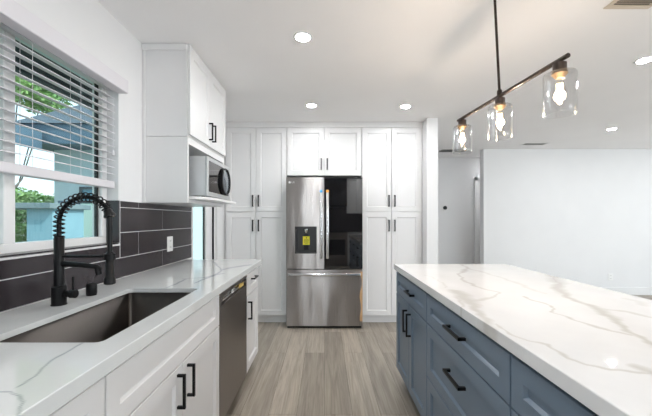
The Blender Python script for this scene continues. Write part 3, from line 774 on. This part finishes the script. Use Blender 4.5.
# ------------------------------------------------------------------ blind
bl = thing('window_blind', (XL, 1.27, 2.0), 'white horizontal blind half raised over the kitchen window', 'blind')
MB().box((XL+.004, WY0-.04, 2.003), (XL+.066, 1.868, 2.080), .003).build('valance', M_blind, bl)
m = MB(); n = 13
zlist = [2.018 - k*.0405 for k in range(13)]
cxs = XL - .036
for z in zlist:
    dz = .0055; hw = .0245
    pr = [(-hw, dz+.0), (-hw*.4, dz*.4+.0022), (hw*.4, -dz*.4+.0022), (hw, -dz)]
    top = [Vector((cxs+a, 0, z+b+.0014)) for a, b in pr]; bot = [Vector((cxs+a, 0, z+b-.0014)) for a, b in pr[::-1]]
    ring = top + bot
    m.rings([[Vector((p.x, WY0+.012, p.z)) for p in ring], [Vector((p.x, WY1-.016, p.z)) for p in ring]])
m.build('slats', M_blind, bl)
MB().box((cxs-.025, WY0+.012, 1.445), (cxs+.025, WY1-.016, 1.487), .003).build('bottom_rail', M_blind, bl)
MB().box((cxs-.025, WY0+.012, 2.045), (cxs+.025, WY1-.016, 2.083), .002).build('head_rail', M_blind, bl)
for y in (1.335, 1.60, 1.0):
    m = MB()
    for dx in (-.0265, .0265): m.tube([(cxs+dx, y, 2.045), (cxs+dx, y, 1.487)], .0010, 6)
    m.build('ladder_cord', M_blind, bl)
m = MB(); m.tube([(cxs+.032, 1.835, 2.045), (cxs+.032, 1.835, 1.66)], .0009, 6); m.lathe((cxs+.032, 1.835, 1.665), (0, 0, -1), [(0, .003), (.006, .007), (.03, .009), (.032, .006)], 12)
m.build('cord_tassel', M_blind, bl, True)

# ------------------------------------------------------------------ recessed lights and vents
def can(x, y):
    o = bpy.data.objects.new('recessed_light', None); C.objects.link(o); o.location = (x, y, H)
    m = MB(); rs = []
    for k in range(33):
        a = 2*math.pi*k/32; d_ = Vector((math.cos(a), math.sin(a), 0)); c = Vector((x, y, H))
        rs.append([c + d_*.062 + Vector((0, 0, -.0005)), c + d_*.060 + Vector((0, 0, -.005)), c + d_*.046 + Vector((0, 0, -.005)), c + d_*.044 + Vector((0, 0, -.0005))])
    m.rings(rs, cap=False); bmesh.ops.remove_doubles(m.bm, verts=m.bm.verts, dist=1e-5)
    m.build('trim_ring', M_plate, o, True)
    MB().lathe((x, y, H-.0035), (0, 0, 1), [(0, .0435), (.002, .0435)], 32).build('diffuser', M_can, o)
    return o
cans = [(-.139, 2.045, 'round recessed ceiling light nearest the viewer, above the kitchen aisle'),
        (-.134, 3.276, 'round recessed ceiling light above the aisle, before the fridge'),
        (.843, 3.30, 'round recessed ceiling light before the right-hand pantry'),
        (2.366, 2.34, 'round recessed ceiling light cut by the right picture edge'),
        (3.74, 4.13, 'small distant recessed ceiling light near the far living room wall')]
fill_cans = [(3.4, 5.74), (-.139, .25), (-.139, -1.1), (1.0, -1.1), (2.366, -.6), (5.6, 1.4), (5.6, 4.13), (5.6, -.9), (3.9, .8)]  # extra out-of-view lamps, added to even out the room light
p0 = can(cans[0][0], cans[0][1]); tag(p0, cans[0][2], 'ceiling light', 'recessed ceiling lights')
for x, y, lb in cans[1:]:
    c_ = copy_tree(p0); c_.location = (x, y, H); tag(c_, lb, 'ceiling light', 'recessed ceiling lights')
for x, y in fill_cans:
    c_ = copy_tree(p0); c_.location = (x, y, H); tag(c_, 'round recessed ceiling light added out of view to fill the room', 'ceiling light', 'recessed ceiling lights')

def vent(x0, x1, y0, y1, label, fm):
    o = thing('ceiling_vent', ((x0+x1)/2, (y0+y1)/2, H), label, 'vent')
    m = MB(); z = H - .001; t = .025
    m.box((x0, y0, z-.006), (x1, y0+t, z), .002); m.box((x0, y1-t, z-.006), (x1, y1, z), .002); m.box((x0, y0+t, z-.006), (x0+t, y1-t, z), .002); m.box((x1-t, y0+t, z-.006), (x1, y1-t, z), .002)
    m.build('frame', fm, o)
    m = MB(); n = max(3, int((y1-y0-2*t)/.016))
    for k in range(n):
        y = y0+t + (k+.5)*(y1-y0-2*t)/n
        m.poly([(x0+t, y-.005, z-.0055), (x1-t, y-.005, z-.0055), (x1-t, y+.0085, z-.0005), (x0+t, y+.0085, z-.0005)], (0, .0015, 0))
    m.build('louvers', fm, o)
    MB().box((x0+t, y0+t, z+.0002), (x1-t, y1-t, z+.0008)).build('duct_opening', M_dark, o)
vent(1.55, 1.80, 1.52, 1.765, 'beige ceiling vent at the top right corner of the picture', mottled('beige_enamel', (.60, .52, .42), (.64, .56, .46), 8, .5))
vent(3.08, 3.46, 4.86, 5.02, 'slim ceiling vent close to the far living room wall', M_plate)
vent(1.95, 2.45, 5.28, 5.56, 'ceiling return vent just inside the hallway', M_plate)

# thermostat in the hall
m = MB(); c = at(444.9, 207.8, 6.03)
m.lathe((c.x, 6.0296, c.z), (0, -1, 0), [(0, .036), (.018, .036), (.022, .032), (.0225, .001)], 28)
tag(m.build('thermostat', M_black, None, True, loc=(c.x, 6.0296, c.z)), 'round black thermostat on the grey hallway wall', 'thermostat')

# ------------------------------------------------------------------ pendant
pe = thing('pendant_light', (.874, 1.63, H), 'dark bronze linear pendant with three clear glass cylinder shades over the island', 'pendant')
m = MB(); m.lathe((.874, 1.63, H-.0005), (0, 0, -1), [(0, .05), (.010, .05), (.014, .04), (.015, .01)], 28); m.build('canopy', M_bronze, pe, True)
PZ = 1.900
m = MB(); m.cyl((.874, 1.63, H-.012), (.900, 1.63, PZ+.01), .0065, 12); m.lathe((.9, 1.63, PZ+.03), (0, 0, -1), [(0, .008), (.005, .012), (.028, .012)], 14); m.build('rod', M_bronze, pe, True)
EA, EB = Vector((.945, 1.225, PZ)), Vector((.862, 2.047, PZ))
m = MB(); m.cyl(EA, EB, .0095, 14, bev=.003); m.build('crossbar', M_bronze, pe, True)
dirb = (EB-EA).normalized()
for ym in (1.268, 1.632, 1.995):
    t = (ym-EA.y)/(EB.y-EA.y); c = EA.lerp(EB, t)
    m = MB(); m.lathe((c.x, c.y, PZ-.006), (0, 0, -1), [(0, .012), (.006, .012), (.008, .024), (.036, .024), (.037, .020), (.050, .020)], 22)
    sk = m.build('socket', M_bronze, pe, True)
    m = MB(); m.lathe((c.x, c.y, PZ-.050), (0, 0, -1), [(0, .026), (.006, .028), (.012, .022), (.020, .016), (.022, .014)], 22); m.build('collar', M_brass, sk, True)
    m = MB(); zt_, zb_ = PZ-.050, 1.682; Rr = .0565; th = .0025
    m.lathe((c.x, c.y, zt_), (0, 0, -1), [(0, .022), (.000, Rr-.010), (.004, Rr-.003), (.010, Rr), (zt_-zb_, Rr), (zt_-zb_, Rr-th), (.0115, Rr-th), (.006, Rr-.006), (.003, Rr-.012), (.003, .022)], 40, cap=False)
    m.build('glass_shade', M_shade_glass, pe, True)
    m = MB(); m.lathe((c.x, c.y, PZ-.073), (0, 0, -1), [(0, .010), (.012, .013), (.035, .020), (.055, .0235), (.075, .021), (.095, .012), (.104, .003)], 22, cap=False)
    bo_ = m.build('bulb', M_shade_glass, pe, True)
    m = MB(); pts = []
    for k in range(9):
        a = 2*math.pi*k/8*1.0; r_ = .0075
        pts.append((c.x + r_*math.cos(a), c.y + r_*math.sin(a), (PZ-.095) if k % 2 else (PZ-.150)))
    m.tube(pts, .0032, 6); m.build('filament', M_bulb, bo_)
    ld_ = bpy.data.lights.new('bulb_light', 'POINT'); ld_.energy = 6.5; ld_.color = (1, .80, .62); ld_.shadow_soft_size = .02
    lo = bpy.data.objects.new('bulb_light', ld_); C.objects.link(lo); lo.location = (c.x, c.y, PZ-.125)

# ------------------------------------------------------------------ rear wall of the kitchen (seen only in reflections)
fr_ = face('N', YB+.35)
for k, (u0, u1) in enumerate(((.625, 1.26), (1.262, 1.90))):
    o = thing('wall_cabinet', ((u0+u1)/2, YB+.17, 1.43), ['white wall cabinet behind the viewer, beside the range hood', 'white wall cabinet behind the viewer, furthest from the hood'][k], 'cabinet')
    carcass(fr_, u0, u1, 1.43, 2.40, .345, M_cab, o)
    c = (u0+u1)/2
    shaker('door', fr_, u0+.002, c-.001, 1.432, 2.398, M_cab, o); shaker('door', fr_, c+.001, u1-.002, 1.432, 2.398, M_cab, o)
fr2 = face('N', YB+.60)
for k, (u0, u1) in enumerate(((.625, 1.26), (1.262, 1.90))):
    o = thing('base_cabinet', ((u0+u1)/2, YB+.3, 0), ['white base cabinet behind the viewer, beside the range', 'white base cabinet behind the viewer, furthest from the range'][k], 'cabinet')
    carcass(fr2, u0, u1, .11, .873, .595, M_cab, o); toe(fr2, u0, u1, .11, .05, o, M_cab)
    c = (u0+u1)/2
    shaker('door', fr2, u0+.002, c-.001, .118, .868, M_cab, o); shaker('door', fr2, c+.001, u1-.002, .118, .868, M_cab, o)
ot = MB().box((.625, YB+.012, .874), (1.90, YB+.63, .914), .002).build('rear_countertop', M_quartz_left); tag(ot, 'pale worktop behind the viewer beside the range', 'countertop')
ra = thing('range', (.25, YB+.33, 0), 'stainless range behind the viewer', 'range')
MB().box((-.12, YB+.02, .02), (.62, YB+.62, .905), .004).build('body', M_steel_dw, ra)
MB().box((-.12, YB+.02, .9055), (.62, YB+.62, .918), .003).build('cooktop', M_black_gloss, ra)
MB().box((-.06, YB+.621, .30), (.56, YB+.63, .72), .003).build('oven_window', M_black_gloss, ra)
m = MB(); m.box((-.12, YB+.02, 1.62), (.62, YB+.42, 1.95), .004); m.box((-.12, YB+.02, 1.95), (.62, YB+.33, 2.40), .003)
tag(m.build('range_hood', M_black_gloss, None, loc=(.25, YB+.2, 1.62)), 'black range hood behind the viewer', 'hood')
struct(MB().box((-.12, YB+.0005, .90), (1.90, YB+.011, 1.61)).build('trim_3', M_tile))

# ------------------------------------------------------------------ outdoors
random.seed(7)
M_stucco = mottled('pale_blue_stucco', (.50, .60, .64), (.54, .64, .68), 3, .9, .2, bscale=60)
M_pale = mottled('pale_green_panel', (.50, .66, .60), (.54, .70, .64), 3, .8)
M_roof = mottled('slate_roof', (.06, .085, .11), (.085, .11, .14), 20, .8, .3)
M_fascia = mottled('blue_fascia', (.075, .135, .19), (.09, .155, .215), 6, .6)
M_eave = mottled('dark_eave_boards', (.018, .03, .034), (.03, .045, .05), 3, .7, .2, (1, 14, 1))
M_grass = mottled('dry_lawn', (.14, .15, .08), (.20, .20, .12), 6, .9, .3)
M_leaf = mottled('sunlit_leaf', (.09, .25, .08), (.36, .52, .18), 1.6, .5)
M_bark = mottled('bark', (.06, .045, .03), (.10, .08, .06), 12, .9, .4)
M_shed = mottled('shed_boards', (.20, .37, .45), (.24, .42, .50), 4, .8, .2, (18, 1, 1))
struct(MB().box((-30, -20, -.60), (XL-.16, 60, -.35)).build('ground', M_grass))
# own eave
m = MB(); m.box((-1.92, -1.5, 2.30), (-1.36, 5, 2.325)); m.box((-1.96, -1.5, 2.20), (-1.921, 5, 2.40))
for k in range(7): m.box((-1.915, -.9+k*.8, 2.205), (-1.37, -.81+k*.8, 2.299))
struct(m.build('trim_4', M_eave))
# neighbouring house
ho = thing('neighbour_house', (-4.7, 8, -.35), 'pale blue house with dark blue roof edge seen through the kitchen window', 'house')
MB().box((-5.2, 6.1, -.349), (-4.2, 15, 2.60)).build('wall', M_stucco, ho)
m = MB(); m.box((-5.5, 5.6, 2.601), (-3.9, 15.3, 2.95)); m.build('fascia', M_fascia, ho)
m = MB()
v = [m.bm.verts.new(p) for p in ((-3.85, 5.55, 2.952), (-3.85, 15.4, 2.952), (-5.55, 15.4, 2.952), (-5.55, 5.55, 2.952), (-4.7, 6.6, 3.75), (-4.7, 14.5, 3.75))]
for f_ in ((0, 1, 5, 4), (1, 2, 5), (2, 3, 4, 5), (3, 0, 4), (3, 2, 1, 0)): m.bm.faces.new([v[i] for i in f_])
m.build('roof', M_roof, ho)
def hp(x, y): q = at(x, y, 6.1); return q.x, q.z
(xa, zb2), (xb, za) = hp(81, 187), hp(98, 203)
f_ = MB()
f_.box((xa, 6.05, za), (xa+.05, 6.0995, zb2)); f_.box((xb-.04, 6.05, za), (xb, 6.0995, zb2)); f_.box((xa+.05, 6.05, zb2-.05), (xb-.04, 6.0995, zb2)); f_.box((xa+.05, 6.05, za), (xb-.04, 6.0995, za+.04))
wf = f_.build('window', mottled('dark_frame', (.03, .05, .06), (.04, .06, .07), 5, .5), ho)
MB().box((xa+.05, 6.07, za+.04), (xb-.04, 6.099, zb2-.05)).build('pane', mat('far_glass', (.08, .22, .30), .1), wf)
MB().box((xa+.04, 6.06, -.30), (xb, 6.0995, za-.01)).build('side_door', M_pale, ho)
(xc, zd), (xe, zf) = hp(62, 201), hp(80, 212)
MB().box((xc, 6.0, zf), (xe, 6.0995, zd)).build('meter_box', M_fascia, ho)
po = thing('patio_cover', (-6.2, 5, -.35), 'dark blue sloping patio cover on a post outside the kitchen window', 'patio cover')
m = MB(); m.poly([(-4.9, 3.9, 2.45), (-4.9, 3.9, 2.80), (-7.5, 3.9, 3.55), (-7.5, 3.9, 3.35)], (0, 1.6, 0)); m.build('roof_slab', M_fascia, po)
MB().box((-7.4, 3.95, -.349), (-7.3, 4.05, 3.32)).build('post', M_fascia, po); MB().box((-5.05, 3.92, -.349), (-4.95, 4.02, 2.47)).build('post', M_fascia, po)
# garden shed
sh = thing('garden_shed', (-4.4, 4.9, -.35), 'low pale shed with grey flat roof below the trees outside', 'shed')
MB().box((-4.32, 4.6, -.349), (-3.95, 5.2, 1.42)).build('wall', M_shed, sh)
MB().box((-5.0, 4.5, 1.42), (-3.9, 5.3, 1.50), .005).build('roof', mottled('grey_felt', (.16, .22, .24), (.2, .26, .28), 6, .9), sh)

def tree(label, base, trunk_h, blobs, leaves, leafsize):
    o = thing('tree', base, label, 'tree', 'trees outside the kitchen window'); b = Vector(base)
    m = MB(); m.tube([b, b+Vector((.05, .04, trunk_h*.5)), b+Vector((0, 0, trunk_h))], [.16, .12, .09], 10)
    for c, r in blobs: m.tube([b+Vector((0, 0, trunk_h*.85)), b+Vector((0, 0, trunk_h*.85)).lerp(Vector(c), .5)*0 + (b+Vector((0, 0, trunk_h*.85))).lerp(b+Vector(c), .5), b+Vector(c)], [.07, .05, .02], 6)
    m.build('trunk', M_bark, o, True)
    V = []; Fc = []
    for c, r in blobs:
        for k in range(leaves):
            d_ = Vector((random.gauss(0, 1), random.gauss(0, 1), random.gauss(0, 1))).normalized() * r * random.random()**.45
            p = Vector(c) + Vector((d_.x, d_.y, d_.z*.8))
            u = Vector((random.gauss(0, 1), random.gauss(0, 1), random.gauss(0, .6))).normalized(); v = u.orthogonal().normalized(); wv = u.cross(v)
            s = leafsize*random.uniform(.6, 1.3); n0 = len(V)
            V += [p - u*s, p + v*s*.45 + wv*s*.1, p + u*s, p - v*s*.45 + wv*s*.1]; Fc.append((n0, n0+1, n0+2)); Fc.append((n0, n0+2, n0+3))
    me = bpy.data.meshes.new('foliage'); me.from_pydata(V, [], Fc); me.materials.append(M_leaf)
    f = bpy.data.objects.new('foliage', me); C.objects.link(f); f.parent = o
tree('tall leafy tree rising above the patio cover outside', (-13.5, 13.6, -.35), 3.2, [((0, 0, 7.8), 1.5), ((.6, .9, 7.2), 1.0), ((-.9, -.5, 8.2), 1.4), ((.2, .3, 9.4), 1.4), ((.9, 1.2, 8.2), 1.2), ((-.8, .8, 9.8), 1.0), ((.4, -.8, 7.2), .9)], 1300, .13)
tree('leafy tree with lower crown, near the neighbour roof outside', (-12.8, 18.0, -.35), 3.0, [((0, 0, 6.6), 1.4), ((.8, .9, 6.4), 1.2), ((-.6, -.3, 6.6), 1.2), ((.9, 1.2, 6.2), 1.1), ((.4, 2.2, 6.6), 1.2)], 1300, .12)
tree('bushy bright tree beside the low shed outside', (-6.6, 7.2, -.35), .9, [((0, 0, 1.75), .6), ((.3, .3, 1.1), .55), ((-.5, .2, 1.95), .5), ((.4, -.1, .6), .5), ((-.6, 0, 1.2), .5), ((.6, .2, 1.9), .45)], 1300, .055)
